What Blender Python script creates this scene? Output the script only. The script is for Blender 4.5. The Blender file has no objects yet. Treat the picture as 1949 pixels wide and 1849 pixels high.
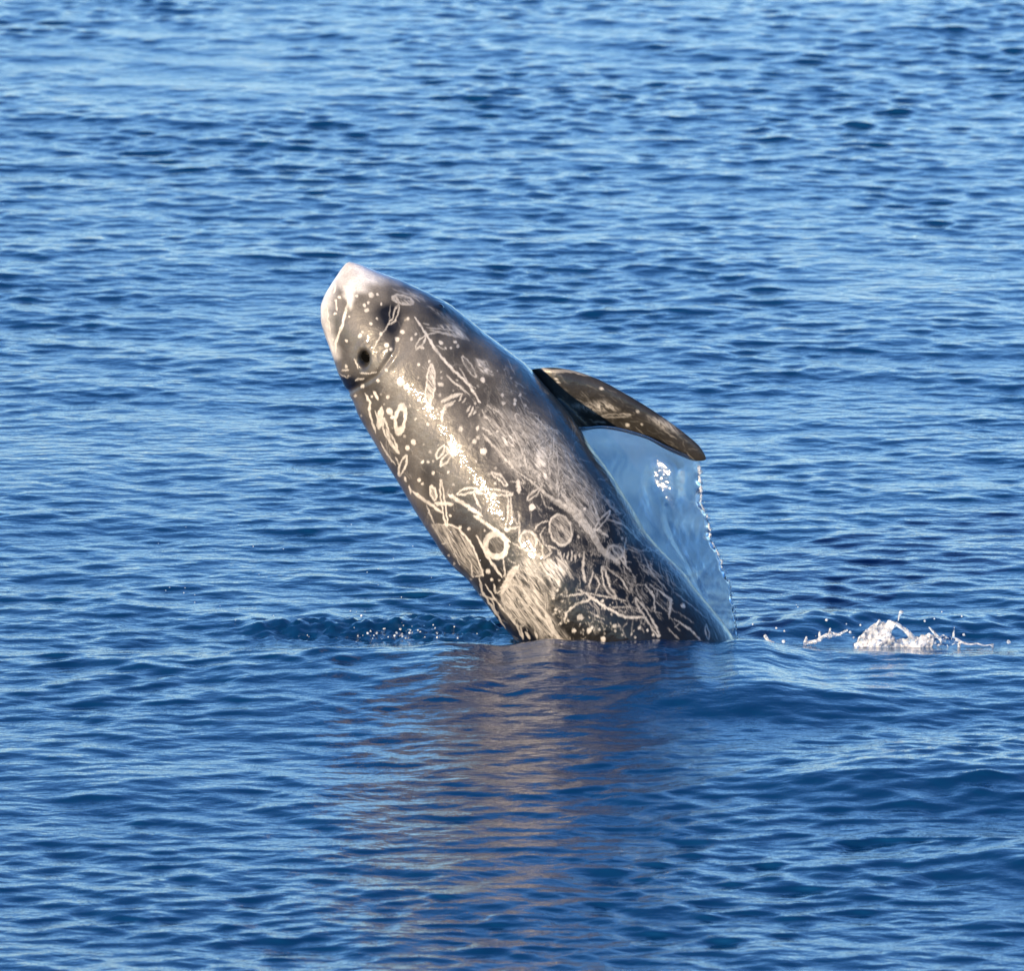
import bpy, math
import numpy as np
from mathutils import Vector

# ------------------------------------------------------------------ camera, sky, sun, exposure
scene = bpy.context.scene
COL = scene.collection
DIST, HGT = 36.0, 6.6
SLANT = math.hypot(DIST, HGT - 0.60)
PITCH = math.atan2(HGT - 0.60, DIST)
cam_d = bpy.data.cameras.new('camera')
cam = bpy.data.objects.new('camera', cam_d)
COL.objects.link(cam)
cam.location = (0.0, -DIST, HGT)
cam.rotation_euler = (math.pi / 2 - PITCH, 0, 0)
cam_d.sensor_fit = 'HORIZONTAL'
cam_d.angle = 2 * math.atan(1.949 / SLANT)
cam_d.clip_start, cam_d.clip_end = 0.5, 60000
cam_d.dof.use_dof = True
cam_d.dof.focus_distance = SLANT
cam_d.dof.aperture_fstop = 8.0
scene.camera = cam

SUN_AZ, SUN_EL = math.radians(46.5), math.radians(18)      # azimuth left of straight behind the camera
to_sun = Vector((-math.sin(SUN_AZ) * math.cos(SUN_EL), -math.cos(SUN_AZ) * math.cos(SUN_EL), math.sin(SUN_EL)))
world = bpy.data.worlds.new('World')
scene.world = world
world.use_nodes = True
wn = world.node_tree.nodes
sky = wn.new('ShaderNodeTexSky')
sky.sky_type = 'NISHITA'
sky.sun_disc = False
sky.sun_elevation = SUN_EL
sky.sun_rotation = math.atan2(to_sun.x, to_sun.y)
sky.altitude = 1200
sky.air_density = 1.0
sky.dust_density = 0.0
sky.ozone_density = 3.0
bg = wn['Background']
bg.inputs['Strength'].default_value = 0.135
hs = wn.new('ShaderNodeHueSaturation')                    # the photograph's rich colour, over the whole sky alike
hs.inputs['Saturation'].default_value = 1.12
tint = wn.new('ShaderNodeMix'); tint.data_type = 'RGBA'; tint.blend_type = 'MULTIPLY'
tint.inputs['Factor'].default_value = 1.12
tint.inputs['B'].default_value = (0.80, 0.885, 1.03, 1)
world.node_tree.links.new(sky.outputs[0], tint.inputs['A'])
world.node_tree.links.new(tint.outputs['Result'], hs.inputs['Color'])
world.node_tree.links.new(hs.outputs[0], bg.inputs['Color'])

sun_d = bpy.data.lights.new('sun', 'SUN')
sun_d.energy = 4.4
sun_d.color = (1.0, 0.76, 0.48)
sun_d.angle = math.radians(0.53)
sun = bpy.data.objects.new('sun', sun_d)
COL.objects.link(sun)
sun.rotation_euler = to_sun.to_track_quat('Z', 'Y').to_euler()

scene.view_settings.view_transform = 'Standard'
scene.view_settings.look = 'None'
scene.view_settings.exposure = 0.88
scene.view_settings.gamma = 1.0
scene.view_settings.use_curve_mapping = False

# ------------------------------------------------------------------ helpers
rng = np.random.default_rng(11)


def tag(o, label=None, cat=None, group=None, kind=None):
    if label: o['label'] = label
    if cat: o['category'] = cat
    if group: o['group'] = group
    if kind: o['kind'] = kind
    return o


def mesh_obj(name, verts, faces, mat, parent=None, smooth=True):
    me = bpy.data.meshes.new(name)
    v = np.asarray(verts, dtype=np.float32)
    f = np.asarray(faces, dtype=np.int32)
    k = f.shape[1]
    me.vertices.add(len(v)); me.vertices.foreach_set('co', v.ravel())
    me.loops.add(f.size); me.loops.foreach_set('vertex_index', f.ravel())
    me.polygons.add(len(f))
    me.polygons.foreach_set('loop_start', np.arange(len(f), dtype=np.int32) * k)
    if smooth:
        me.polygons.foreach_set('use_smooth', np.ones(len(f), dtype=bool))
    me.update(calc_edges=True)
    me.validate()
    me.materials.append(mat)
    o = bpy.data.objects.new(name, me)
    COL.objects.link(o)
    if parent: o.parent = parent
    return o


def material(name):
    m = bpy.data.materials.new(name)
    m.use_nodes = True
    nt = m.node_tree
    return m, nt, nt.nodes, nt.links, nt.nodes['Principled BSDF']


def smoothstep(a, b, x):
    t = np.clip((x - a) / (b - a), 0, 1)
    return t * t * (3 - 2 * t)


def wobble(x, y, scale, seed, n=10):
    """soft random field, about -1..1"""
    r = np.random.default_rng(seed)
    out = np.zeros_like(x)
    for _ in range(n):
        a = r.uniform(0, 2 * math.pi); k = 2 * math.pi / scale * r.uniform(0.5, 1.6)
        out += np.sin(x * k * math.cos(a) + y * k * math.sin(a) + r.uniform(0, 6.28))
    return out / math.sqrt(n)


# ------------------------------------------------------------------ materials
def water_material():
    m, nt, N, L, P = material('sea_water')
    P.inputs['Base Color'].default_value = (0.0017, 0.031, 0.098, 1)
    P.inputs['Roughness'].default_value = 0.07
    P.inputs['IOR'].default_value = 1.333
    tc = N.new('ShaderNodeTexCoord')
    mp = N.new('ShaderNodeMapping'); mp.inputs['Scale'].default_value = (1.0, 1.5, 1.0)
    nz = N.new('ShaderNodeTexNoise'); nz.inputs['Scale'].default_value = 8.5; nz.inputs['Detail'].default_value = 4
    bp = N.new('ShaderNodeBump'); bp.inputs['Strength'].default_value = 0.42; bp.inputs['Distance'].default_value = 0.022
    L.new(tc.outputs['Object'], mp.inputs[0]); L.new(mp.outputs[0], nz.inputs['Vector'])
    L.new(nz.outputs['Fac'], bp.inputs['Height']); L.new(bp.outputs[0], P.inputs['Normal'])
    return m


def skin_material():
    m, nt, N, L, P = material('wet_scarred_skin')
    at = N.new('ShaderNodeAttribute'); at.attribute_name = 'pigment_and_shade'
    sc = N.new('ShaderNodeAttribute'); sc.attribute_name = 'scar'
    tc = N.new('ShaderNodeTexCoord')
    grain = N.new('ShaderNodeTexNoise'); grain.inputs['Scale'].default_value = 170; grain.inputs['Detail'].default_value = 3
    blot = N.new('ShaderNodeTexNoise'); blot.inputs['Scale'].default_value = 9; blot.inputs['Detail'].default_value = 6
    for n in (grain, blot): L.new(tc.outputs['Object'], n.inputs['Vector'])
    # pigment varied by soft blotches and grain
    r1 = N.new('ShaderNodeMapRange'); r1.inputs['From Min'].default_value = .3; r1.inputs['From Max'].default_value = .7
    r1.inputs['To Min'].default_value = .6; r1.inputs['To Max'].default_value = 1.35
    L.new(blot.outputs['Fac'], r1.inputs['Value'])
    r2 = N.new('ShaderNodeMapRange'); r2.inputs['From Min'].default_value = .3; r2.inputs['From Max'].default_value = .7
    r2.inputs['To Min'].default_value = .72; r2.inputs['To Max'].default_value = 1.0
    L.new(grain.outputs['Fac'], r2.inputs['Value'])
    mu = N.new('ShaderNodeMath'); mu.operation = 'MULTIPLY'
    L.new(r1.outputs[0], mu.inputs[0]); L.new(r2.outputs[0], mu.inputs[1])
    vm = N.new('ShaderNodeVectorMath'); vm.operation = 'SCALE'
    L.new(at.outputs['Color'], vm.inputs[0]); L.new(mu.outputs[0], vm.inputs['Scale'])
    # scar tissue: crisp marks, and scuffed areas broken into fine streaks along the body
    sf = N.new('ShaderNodeMath'); sf.operation = 'MULTIPLY'; sf.use_clamp = True
    L.new(sc.outputs['Fac'], sf.inputs[0]); L.new(r2.outputs[0], sf.inputs[1])
    pt = N.new('ShaderNodeAttribute'); pt.attribute_name = 'scuff'
    cb = N.new('ShaderNodeCombineXYZ')
    for k_, (vec, sc_) in enumerate((((.58, -.30, -.75), 14), ((.79, 0, .61), 75), ((.2, .95, -.2), 60))):
        dt = N.new('ShaderNodeVectorMath'); dt.operation = 'DOT_PRODUCT'; dt.inputs[1].default_value = [c * sc_ for c in vec]
        L.new(tc.outputs['Object'], dt.inputs[0]); L.new(dt.outputs['Value'], cb.inputs[k_])
    sn = N.new('ShaderNodeTexNoise'); sn.inputs['Scale'].default_value = 1.0; sn.inputs['Detail'].default_value = 7; sn.inputs['Roughness'].default_value = .68; sn.inputs['Distortion'].default_value = .7
    L.new(cb.outputs[0], sn.inputs['Vector'])
    sr = N.new('ShaderNodeMapRange'); sr.inputs['From Min'].default_value = .40; sr.inputs['From Max'].default_value = .66; sr.inputs['To Min'].default_value = .05; sr.inputs['To Max'].default_value = 1.25
    L.new(sn.outputs['Fac'], sr.inputs['Value'])
    sp = N.new('ShaderNodeMath'); sp.operation = 'MULTIPLY'; sp.use_clamp = True
    L.new(pt.outputs['Fac'], sp.inputs[0]); L.new(sr.outputs[0], sp.inputs[1])
    sm_ = N.new('ShaderNodeMath'); sm_.operation = 'MAXIMUM'
    L.new(sf.outputs[0], sm_.inputs[0]); L.new(sp.outputs[0], sm_.inputs[1]); sf = sm_
    mx = N.new('ShaderNodeMix'); mx.data_type = 'RGBA'
    mx.inputs['B'].default_value = (0.74, 0.69, 0.61, 1)
    L.new(sf.outputs[0], mx.inputs['Factor']); L.new(vm.outputs[0], mx.inputs['A'])
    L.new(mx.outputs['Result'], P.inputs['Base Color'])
    # wet film: droplets and fine relief
    dn = N.new('ShaderNodeTexNoise'); dn.inputs['Scale'].default_value = 38; dn.inputs['Detail'].default_value = 2
    L.new(tc.outputs['Object'], dn.inputs['Vector'])
    ad = N.new('ShaderNodeMath'); ad.operation = 'MULTIPLY_ADD'; ad.inputs[1].default_value = .10
    L.new(sc.outputs['Fac'], ad.inputs[0]); L.new(dn.outputs['Fac'], ad.inputs[2])
    bp = N.new('ShaderNodeBump'); bp.inputs['Strength'].default_value = .5; bp.inputs['Distance'].default_value = .0052
    L.new(ad.outputs[0], bp.inputs['Height']); L.new(bp.outputs[0], P.inputs['Normal'])
    P.inputs['Roughness'].default_value = 0.4
    P.inputs['IOR'].default_value = 1.36
    P.inputs['Specular IOR Level'].default_value = 0.5
    P.inputs['Coat Weight'].default_value = 0.8
    P.inputs['Coat Roughness'].default_value = 0.06
    P.inputs['Coat IOR'].default_value = 1.33
    L.new(bp.outputs[0], P.inputs['Coat Normal'])
    return m


def film_material():
    """thin, air-filled sheet of falling water: blurs what is behind it, mirrors the sky"""
    m, nt, N, L, P = material('falling_water_film')
    tc = N.new('ShaderNodeTexCoord')
    nz = N.new('ShaderNodeTexNoise'); nz.inputs['Scale'].default_value = 42; nz.inputs['Detail'].default_value = 2
    L.new(tc.outputs['Object'], nz.inputs['Vector'])
    bp = N.new('ShaderNodeBump'); bp.inputs['Strength'].default_value = .7; bp.inputs['Distance'].default_value = .01
    L.new(nz.outputs['Fac'], bp.inputs['Height'])
    P.inputs['Base Color'].default_value = (0.80, 0.81, 0.80, 1)
    P.inputs['Transmission Weight'].default_value = 0.985
    P.inputs['Roughness'].default_value = 0.13
    P.inputs['IOR'].default_value = 1.33
    P.inputs['Coat Weight'].default_value = 1.0
    P.inputs['Coat Roughness'].default_value = 0.07
    L.new(bp.outputs[0], P.inputs['Coat Normal'])
    return m


def foam_material():
    m, nt, N, L, P = material('aerated_splash_water')
    P.inputs['Base Color'].default_value = (0.86, 0.88, 0.9, 1)
    tc = N.new('ShaderNodeTexCoord')
    nz = N.new('ShaderNodeTexNoise'); nz.inputs['Scale'].default_value = 60; nz.inputs['Detail'].default_value = 5
    L.new(tc.outputs['Object'], nz.inputs['Vector'])
    mr = N.new('ShaderNodeMapRange'); mr.inputs['From Min'].default_value = .35; mr.inputs['From Max'].default_value = .65
    mr.inputs['To Min'].default_value = .25; mr.inputs['To Max'].default_value = .92
    L.new(nz.outputs['Fac'], mr.inputs['Value']); L.new(mr.outputs[0], P.inputs['Transmission Weight'])
    P.inputs['Roughness'].default_value = 0.12
    P.inputs['IOR'].default_value = 1.33
    bp = N.new('ShaderNodeBump'); bp.inputs['Strength'].default_value = .8; bp.inputs['Distance'].default_value = .008
    L.new(nz.outputs['Fac'], bp.inputs['Height']); L.new(bp.outputs[0], P.inputs['Normal'])
    return m


def plain(name, color, rough, coat=0.0, spec=.5):
    m, nt, N, L, P = material(name)
    tc = N.new('ShaderNodeTexCoord')
    nz = N.new('ShaderNodeTexNoise'); nz.inputs['Scale'].default_value = 120
    L.new(tc.outputs['Object'], nz.inputs['Vector'])
    rp = N.new('ShaderNodeMapRange'); rp.inputs['To Min'].default_value = rough * .8; rp.inputs['To Max'].default_value = min(1, rough * 1.2)
    L.new(nz.outputs['Fac'], rp.inputs['Value']); L.new(rp.outputs[0], P.inputs['Roughness'])
    P.inputs['Base Color'].default_value = (*color, 1)
    P.inputs['Specular IOR Level'].default_value = spec
    P.inputs['Coat Weight'].default_value = coat
    return m


WATER, SKIN, FILM, FOAM = water_material(), skin_material(), film_material(), foam_material()

# ------------------------------------------------------------------ the sea: one sheet to the horizon
def waves(r, n, lo, hi, peak, width, rms_slope, mean_dir, spread):
    lam = np.exp(r.uniform(math.log(lo), math.log(hi), n))
    w = np.exp(-0.5 * ((np.log(lam) - math.log(peak)) / width) ** 2) + 0.05
    slope = w * r.uniform(.5, 1.5, n)
    slope *= rms_slope * math.sqrt(2) / math.sqrt((slope ** 2).sum())
    k = 2 * math.pi / lam
    ang = mean_dir + r.normal(0, spread, n)
    return k, slope / k, np.cos(ang), np.sin(ang), r.uniform(0, 6.283, n)


def gust(x, y):
    g = 1 + 0.30 * wobble(x, y * .45, 4.2, 5, 8) + .27 * wobble(x, y * .5, 1.5, 6, 8)
    g = g + .5 * np.exp(-((x + .2) / 1.3) ** 2 - ((y + 5.0) / 2.4) ** 2)
    g = g + .45 * np.exp(-((x - 1.7) / .9) ** 2 - ((y + 2.4) / 1.5) ** 2)
    g = g + .15 * smoothstep(-1.0, -3.0, y) + .28 * smoothstep(4, 16, y)
    return np.clip(g, .35, 1.75)


def local_height(x, y):
    """swell the animal pushes up: crest in front of it, wake ridge behind, humps to the right"""
    z = np.zeros_like(x)
    env = smoothstep(-2.2, -0.25, x) * (1 - .55 * smoothstep(.85, 1.4, x))
    y0 = -.50 + .05 * np.sin(x * 1.9)
    d = y - y0
    env = env * (1 + .13 * wobble(x, x * 0, .55, 75) + .06 * wobble(x, x * 0, .2, 76))
    z += (.070 + .02 * np.exp(-((x - .4) / .6) ** 2)) * env * np.where(d > 0, np.exp(-(d / .26) ** 2), np.exp(-(d / .95) ** 2))
    # churned ridge left of the body
    env2 = smoothstep(-1.25, -.75, x) * (1 - smoothstep(-.10, .25, x))
    z += .028 * env2 * np.exp(-((y - .30 - .05 * wobble(x, x * 0, .5, 71)) / .13) ** 2)
    ch = np.exp(-((y - .20) / .22) ** 2) * env2
    z += ch * (.006 * wobble(x, y, .2, 31, 18) + .008 * wobble(x, y, .09, 32, 16) + .005 * wobble(x, y, .05, 33, 16))
    # trough and ridge right of the body
    env3 = smoothstep(.75, 1.0, x) * (1 - smoothstep(2.6, 4.0, x))
    z += env3 * np.exp(-((y - .35) / .2) ** 2) * (.022 + .018 * wobble(x, y * .6, .7, 73) + .006 * wobble(x, y, .15, 74))
    # humps of disturbed water in front right
    z += .075 * np.exp(-((x - 1.55) / .75) ** 2 - ((y + 2.75) / .55) ** 2)
    z += .05 * np.exp(-((x - .95) / .55) ** 2 - ((y + 1.30) / .30) ** 2)
    z += .05 * np.exp(-((x - 1.9) / .6) ** 2 - ((y + 4.1) / .35) ** 2)
    rough = np.exp(-((x - 1.7) / .9) ** 2 - ((y + 2.2) / 1.3) ** 2)
    z += rough * (.004 * wobble(x, y * 1.3, .30, 41, 24) + .0022 * wobble(x, y * 1.2, .13, 42, 30))
    return z


def make_sea():
    xs = np.arange(0, 4.3, .0165)
    grow = [xs[-1]]; s = .0165
    while grow[-1] < 12000:
        s *= 1.05 if s < .35 else 1.2; grow.append(grow[-1] + s)
    xh = np.concatenate([xs, grow[1:]])
    x = np.concatenate([-xh[:0:-1], xh])
    ys = [-9.0]
    while ys[-1] < 45:
        d = ys[-1] + DIST
        ys.append(ys[-1] + .0125 * (d / 29.) ** 2)
    s = ys[-1] - ys[-2]
    while ys[-1] < 14000:
        s *= 1.18; ys.append(ys[-1] + s)
    back = [-9.0]; s = .03
    while back[-1] > -400:
        s *= 1.3; back.append(back[-1] - s)
    y = np.concatenate([back[:0:-1], ys])
    X, Y = np.meshgrid(x, y)
    dx = np.gradient(x); dy = np.gradient(y)
    cell = np.maximum(dx[None, :], dy[:, None] * .5) + 0 * X
    Z = np.zeros_like(X); OX = np.zeros_like(X); OY = np.zeros_like(X)
    r = np.random.default_rng(4)
    md = math.radians(-97)
    G = gust(X, Y)
    sets = [(waves(r, 210, .05, .75, .145, .8, .072, md, .9), True),
            (waves(r, 60, .45, 2.2, .75, .55, .024, md - .15, .7), False),
            (waves(r, 14, 2.4, 9., 4., .5, .006, md + .2, .35), False)]
    act = (np.abs(X) < 60) & (Y > -40) & (Y < 150)
    xa, ya, ca, ga = X[act], Y[act], cell[act], G[act]
    za = np.zeros_like(xa); oxa = np.zeros_like(xa); oya = np.zeros_like(xa); lean = np.zeros_like(xa)
    for (k, a, cx, cy, ph), gusty in sets:
        for i in range(len(k)):
            fade = np.clip((2 * math.pi / k[i] / ca - 2.5) / 3., 0, 1)
            amp = a[i] * fade * (ga if gusty else 1)
            p = k[i] * (cx[i] * xa + cy[i] * ya) + ph[i]
            sp, cp = np.sin(p), np.cos(p)
            za += amp * cp
            lean += amp * cp * (3.0 if gusty else (2.2 if k[i] > 2.7 else 0))
            oxa -= amp * cx[i] * sp * .7
            oya -= amp * cy[i] * sp * .7
    oya -= lean                                    # wind on their backs: crests lean forward, steep on the near side
    oxa -= .2 * lean
    calm = 1 - .12 * np.exp(-((xa - .2) / 1.1) ** 2 - ((ya + .1) / .55) ** 2)
    Z[act] = za * calm + local_height(xa, ya)
    OX[act] = oxa * calm; OY[act] = oya * calm
    V = np.stack([X + OX, Y + OY, Z], -1).reshape(-1, 3)
    ny, nx = X.shape
    idx = np.arange(nx * ny).reshape(ny, nx)
    F = np.stack([idx[:-1, :-1], idx[:-1, 1:], idx[1:, 1:], idx[1:, :-1]], -1).reshape(-1, 4)
    o = mesh_obj('sea', V, F, WATER)
    tag(o, 'rippled deep blue sea surface all round the leaping dolphin', 'sea', kind='structure')


make_sea()

# ------------------------------------------------------------------ the dolphin
# Side plan of the animal: 500 units to the metre, x to the right, y downwards, waterline at y = 1220.
U = 500.0
SP, CP = math.sin(PITCH), math.cos(PITCH)
VIEW = np.array([0, -CP, SP])
PX0, PY0 = 974.5, 1220.0


def lift(px, py, depth):
    """plan point -> metres, at a given distance behind the waterline section"""
    k = 1 + depth / SLANT
    x = (px - PX0) / U * k
    up = (PY0 - py) / U
    up = .591 + (up - .591) * k
    return np.stack([x + 0 * depth, depth + 0 * px, (up - depth * SP) / CP], -1)


def to_plan(P):
    k = 1 + P[..., 1] / SLANT
    up = P[..., 1] * SP + P[..., 2] * CP
    return P[..., 0] / k * U + PX0, PY0 - ((up - .591) / k + .591) * U


LEFT = np.array([(664, 499.5), (656, 505), (648, 517), (632, 541), (619, 562), (611, 583), (612, 614), (621, 644), (636, 685), (645, 711), (666, 749),
        (681, 786), (701, 823), (722, 859), (737, 884), (763, 928), (789, 971), (813, 1009), (841, 1052), (867, 1084), (889, 1104),
        (917, 1141), (946, 1178), (981, 1221), (1040, 1292), (1110, 1370), (1200, 1462), (1320, 1580), (1440, 1695)], float)
RIGHT = np.array([(664, 499.5), (674, 500.5), (690, 505), (706, 512), (740, 525), (767, 535), (815, 556), (860, 581), (925, 635), (1000, 691), (1040, 735), (1080, 782), (1108, 822),
         (1129, 854), (1172, 914), (1207, 972), (1229, 1013), (1264, 1051), (1309, 1099), (1343, 1142), (1377, 1184), (1402, 1222), (1430, 1275), (1460, 1335), (1490, 1420), (1512, 1520), (1530, 1640)], float)


def sections(n_vis=470, n_sub=70):
    # axis curve through the body, then widths measured square to it
    ax = np.array([(660, 497), (690, 560), (745, 650), (850, 790), (960, 935), (1070, 1080), (1192, 1222), (1330, 1400), (1500, 1680)], float)
    t = np.concatenate([[0], np.cumsum(np.hypot(*np.diff(ax, axis=0).T))])
    from_t = lambda q, a: np.interp(q, t, a)
    q = np.linspace(0, t[-1], 1200)
    cx, cy = from_t(q, ax[:, 0]), from_t(q, ax[:, 1])
    ker = np.hanning(181); ker /= ker.sum()
    pad = 90
    def sm(a):
        e = np.concatenate([2 * a[0] - a[pad:0:-1], a, 2 * a[-1] - a[-2:-pad - 2:-1]])
        return np.convolve(e, ker, 'valid')
    cx, cy = sm(cx), sm(cy)
    tx, ty = np.gradient(cx), np.gradient(cy)
    L = np.hypot(tx, ty); tx /= L; ty /= L
    def cut(poly, i, side):
        # distance along the normal to the outline
        nx, ny = -ty[i] * -1, tx[i] * -1     # (ty, -tx): to the right
        rel = poly - (cx[i], cy[i])
        al = rel[:, 0] * tx[i] + rel[:, 1] * ty[i]
        pe = rel[:, 0] * nx + rel[:, 1] * ny
        best = None
        for j in range(len(poly) - 1):
            if al[j] <= 0 <= al[j + 1] or al[j + 1] <= 0 <= al[j]:
                f = 0 if al[j] == al[j + 1] else -al[j] / (al[j + 1] - al[j])
                p = pe[j] + f * (pe[j + 1] - pe[j])
                if best is None or p * side > best * side: best = p
        return best
    rows = []
    for i in range(len(q)):
        a, b = cut(LEFT, i, -1), cut(RIGHT, i, 1)
        if a is None or b is None: continue
        nx, ny = ty[i], -tx[i]
        rows.append((cx[i] + nx * (a + b) / 2, cy[i] + ny * (a + b) / 2, (b - a) / 2, nx, ny))
    R = np.array(rows)
    # tidy widths and centres
    ker2 = np.hanning(15); ker2 /= ker2.sum()
    S = R.copy()
    for c in range(3):
        e = np.concatenate([2 * R[0, c] - R[7:0:-1, c], R[:, c], 2 * R[-1, c] - R[-2:-9:-1, c]])
        S[:, c] = np.convolve(e, ker2, 'valid')
    S[0] = R[0]; S[:, 2] = np.maximum(S[:, 2], .3)
    # resample: fine above the water, coarse below; finer at the blunt tip
    ln = np.concatenate([[0], np.cumsum(np.hypot(np.diff(S[:, 0]), np.diff(S[:, 1])))])
    wl = np.interp(1300, S[:, 1], ln)
    qq = np.concatenate([wl * np.linspace(0, 1, n_vis) ** 1.12, np.linspace(wl, ln[-1], n_sub)[1:]])
    return np.stack([np.interp(qq, ln, S[:, c]) for c in range(5)], -1)


SEC = sections()
NS, NT = len(SEC), 500
alen = np.concatenate([[0], np.cumsum(np.hypot(np.diff(SEC[:, 0]), np.diff(SEC[:, 1])))])
a_wl = np.interp(1220, SEC[:, 1], alen)
# the back leans away from the viewer, about 17 degrees, with a slight arch that keeps the flank square to the sun's glance
HALF = VIEW + np.array(to_sun); HALF /= np.linalg.norm(HALF)
gx, gy = np.gradient(SEC[:, 0], alen), np.gradient(SEC[:, 1], alen)
rp = np.gradient(SEC[:, 2], alen)
slope = (-rp * 1.05 - (gx * HALF[0] - gy * HALF[2] / CP)) / (HALF[1] - SP / CP * HALF[2])
m_ = (alen > 250) & (alen < 800)
lin = np.polyval(np.polyfit(alen[m_], slope[m_], 2), np.clip(alen, 230, 540))
print('lean', np.degrees(np.arctan(lin[[0, 200, 400]])))
lin = lin * (1 - .75 * smoothstep(630, 850, alen))
dl = np.gradient(alen) / U * lin
DEPTH = np.cumsum(dl); DEPTH -= np.interp(a_wl, alen, DEPTH)
CEN = lift(SEC[:, 0], SEC[:, 1], DEPTH)
AX = np.gradient(CEN, axis=0)
AX /= np.linalg.norm(AX, axis=1)[:, None]
UPV = np.array([0, SP, CP])
WV = SEC[:, 3, None] * np.array([1., 0, 0]) - SEC[:, 4, None] * UPV
DV = np.repeat(VIEW[None], NS, 0)
RAD = SEC[:, 2] / U * (1 + DEPTH / SLANT)
DRAD = RAD * (0.98 + .07 * smoothstep(0, 240, alen))
TH = np.linspace(0, 2 * math.pi, NT, endpoint=False) - math.radians(40)
BODY = CEN[:, None] + RAD[:, None, None] * np.cos(TH)[None, :, None] * WV[:, None] + DRAD[:, None, None] * np.sin(TH)[None, :, None] * DV[:, None]
RDIR = np.cos(TH)[None, :, None] * WV[:, None] + np.sin(TH)[None, :, None] * DV[:, None]
BPX, BPY = to_plan(BODY)
FRONT = (np.sin(TH) > -.12)[None, :] & np.ones((NS, 1), bool)


def seg_dist(x, y, pts):
    """distance to a polyline and the fraction along it"""
    pts = np.asarray(pts, float)
    ls = np.hypot(*np.diff(pts, axis=0).T); tot = ls.sum(); acc = 0
    best = np.full(x.shape, 1e9); fr = np.zeros(x.shape)
    for (p, q, l) in zip(pts[:-1], pts[1:], ls):
        d = (q - p) / max(l, 1e-6)
        t = np.clip((x - p[0]) * d[0] + (y - p[1]) * d[1], 0, l)
        dd = np.hypot(x - p[0] - t * d[0], y - p[1] - t * d[1])
        m = dd < best
        best[m] = dd[m]; fr[m] = (acc + t[m]) / tot
        acc += l
    return best, fr


# relief of the head: blowhole pit, neck crease, hollow beside the melon, eye swelling
CREASE = [(771, 612), (762, 635), (754, 650), (752, 667), (739, 687), (726, 706), (716, 716), (696, 728), (660, 748)]
fx, fy = BPX, BPY
dcr, _ = seg_dist(fx, fy, CREASE)
disp = np.zeros_like(fx)
disp -= .009 * np.exp(-(dcr / 5.5) ** 2)
ahead = smoothstep(-14, 2, (fx - 708) * .62 * -1 + (fy - 720) * -.78 + 0)        # ahead of the crease
disp += .006 * np.exp(-(dcr / 26) ** 2) * ahead
bh = ((fx - 693) / 8.5) ** 2 + ((fy - 684) / 13.5) ** 2
disp -= .034 * np.exp(-bh ** 1.6)
disp += .003 * np.exp(-((np.sqrt(bh) - 1.9) / .7) ** 2)
disp -= .013 * np.exp(-((fx - 752) / 20) ** 2 - ((fy - 622) / 30) ** 2)
disp += .006 * np.exp(-((fx - 838) / 14) ** 2 - ((fy - 584) / 12) ** 2)
disp += .0016 * wobble(fx, fy, 90, 21) * smoothstep(20, 120, alen)[:, None]
disp *= (np.sin(TH) > -.1)[None, :]
BODY = BODY + RDIR * disp[..., None]

# ---- flipper grown out of the body grid
lim = np.argmin(np.abs(TH - 0))
edge_px, edge_py = to_plan(BODY[:, lim])
s0 = int(np.argmin(np.hypot(edge_px - 1012, edge_py - 703)))
s1 = int(np.argmin(np.hypot(edge_px - 1106, edge_py - 820)))
th_a = int(np.argmin(np.abs(TH - math.radians(-4))))
th_b = int(np.argmin(np.abs(TH - math.radians(-21))))
loop = [(s, th_a) for s in range(s0, s1)] + [(s1, t) for t in range(th_a, th_b, -1)] + \
       [(s, th_b) for s in range(s1, s0, -1)] + [(s0, t) for t in range(th_b, th_a)]
loop = np.array(loop)
ring0 = BODY[loop[:, 0], loop[:, 1]]
NL = len(loop)
LE = np.array([(1012, 699), (1048, 699), (1075, 702), (1130, 718), (1190, 749), (1250, 786), (1300, 822), (1328, 846), (1341, 860), (1348, 869)], float)
TE = np.array([(1104, 822), (1122, 818), (1140, 816), (1168, 819), (1202, 827), (1237, 839), (1258, 851), (1290, 866), (1315, 876), (1338, 881)], float)


def spline(pts, n):
    pts = np.asarray(pts, float)
    t = np.concatenate([[0], np.cumsum(np.hypot(*np.diff(pts, axis=0).T))]); t /= t[-1]
    q = np.linspace(0, 1, n)
    out = []
    for c in range(2):
        m = np.gradient(pts[:, c], t)
        j = np.clip(np.searchsorted(t, q, 'right') - 1, 0, len(t) - 2)
        h = t[j + 1] - t[j]; f = (q - t[j]) / h
        out.append((2 * f ** 3 - 3 * f ** 2 + 1) * pts[j, c] + (f ** 3 - 2 * f ** 2 + f) * h * m[j] + (-2 * f ** 3 + 3 * f ** 2) * pts[j + 1, c] + (f ** 3 - f ** 2) * h * m[j + 1])
    return np.stack(out, -1)


NR = 120
le, te = spline(LE, NR), spline(TE, NR)
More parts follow.
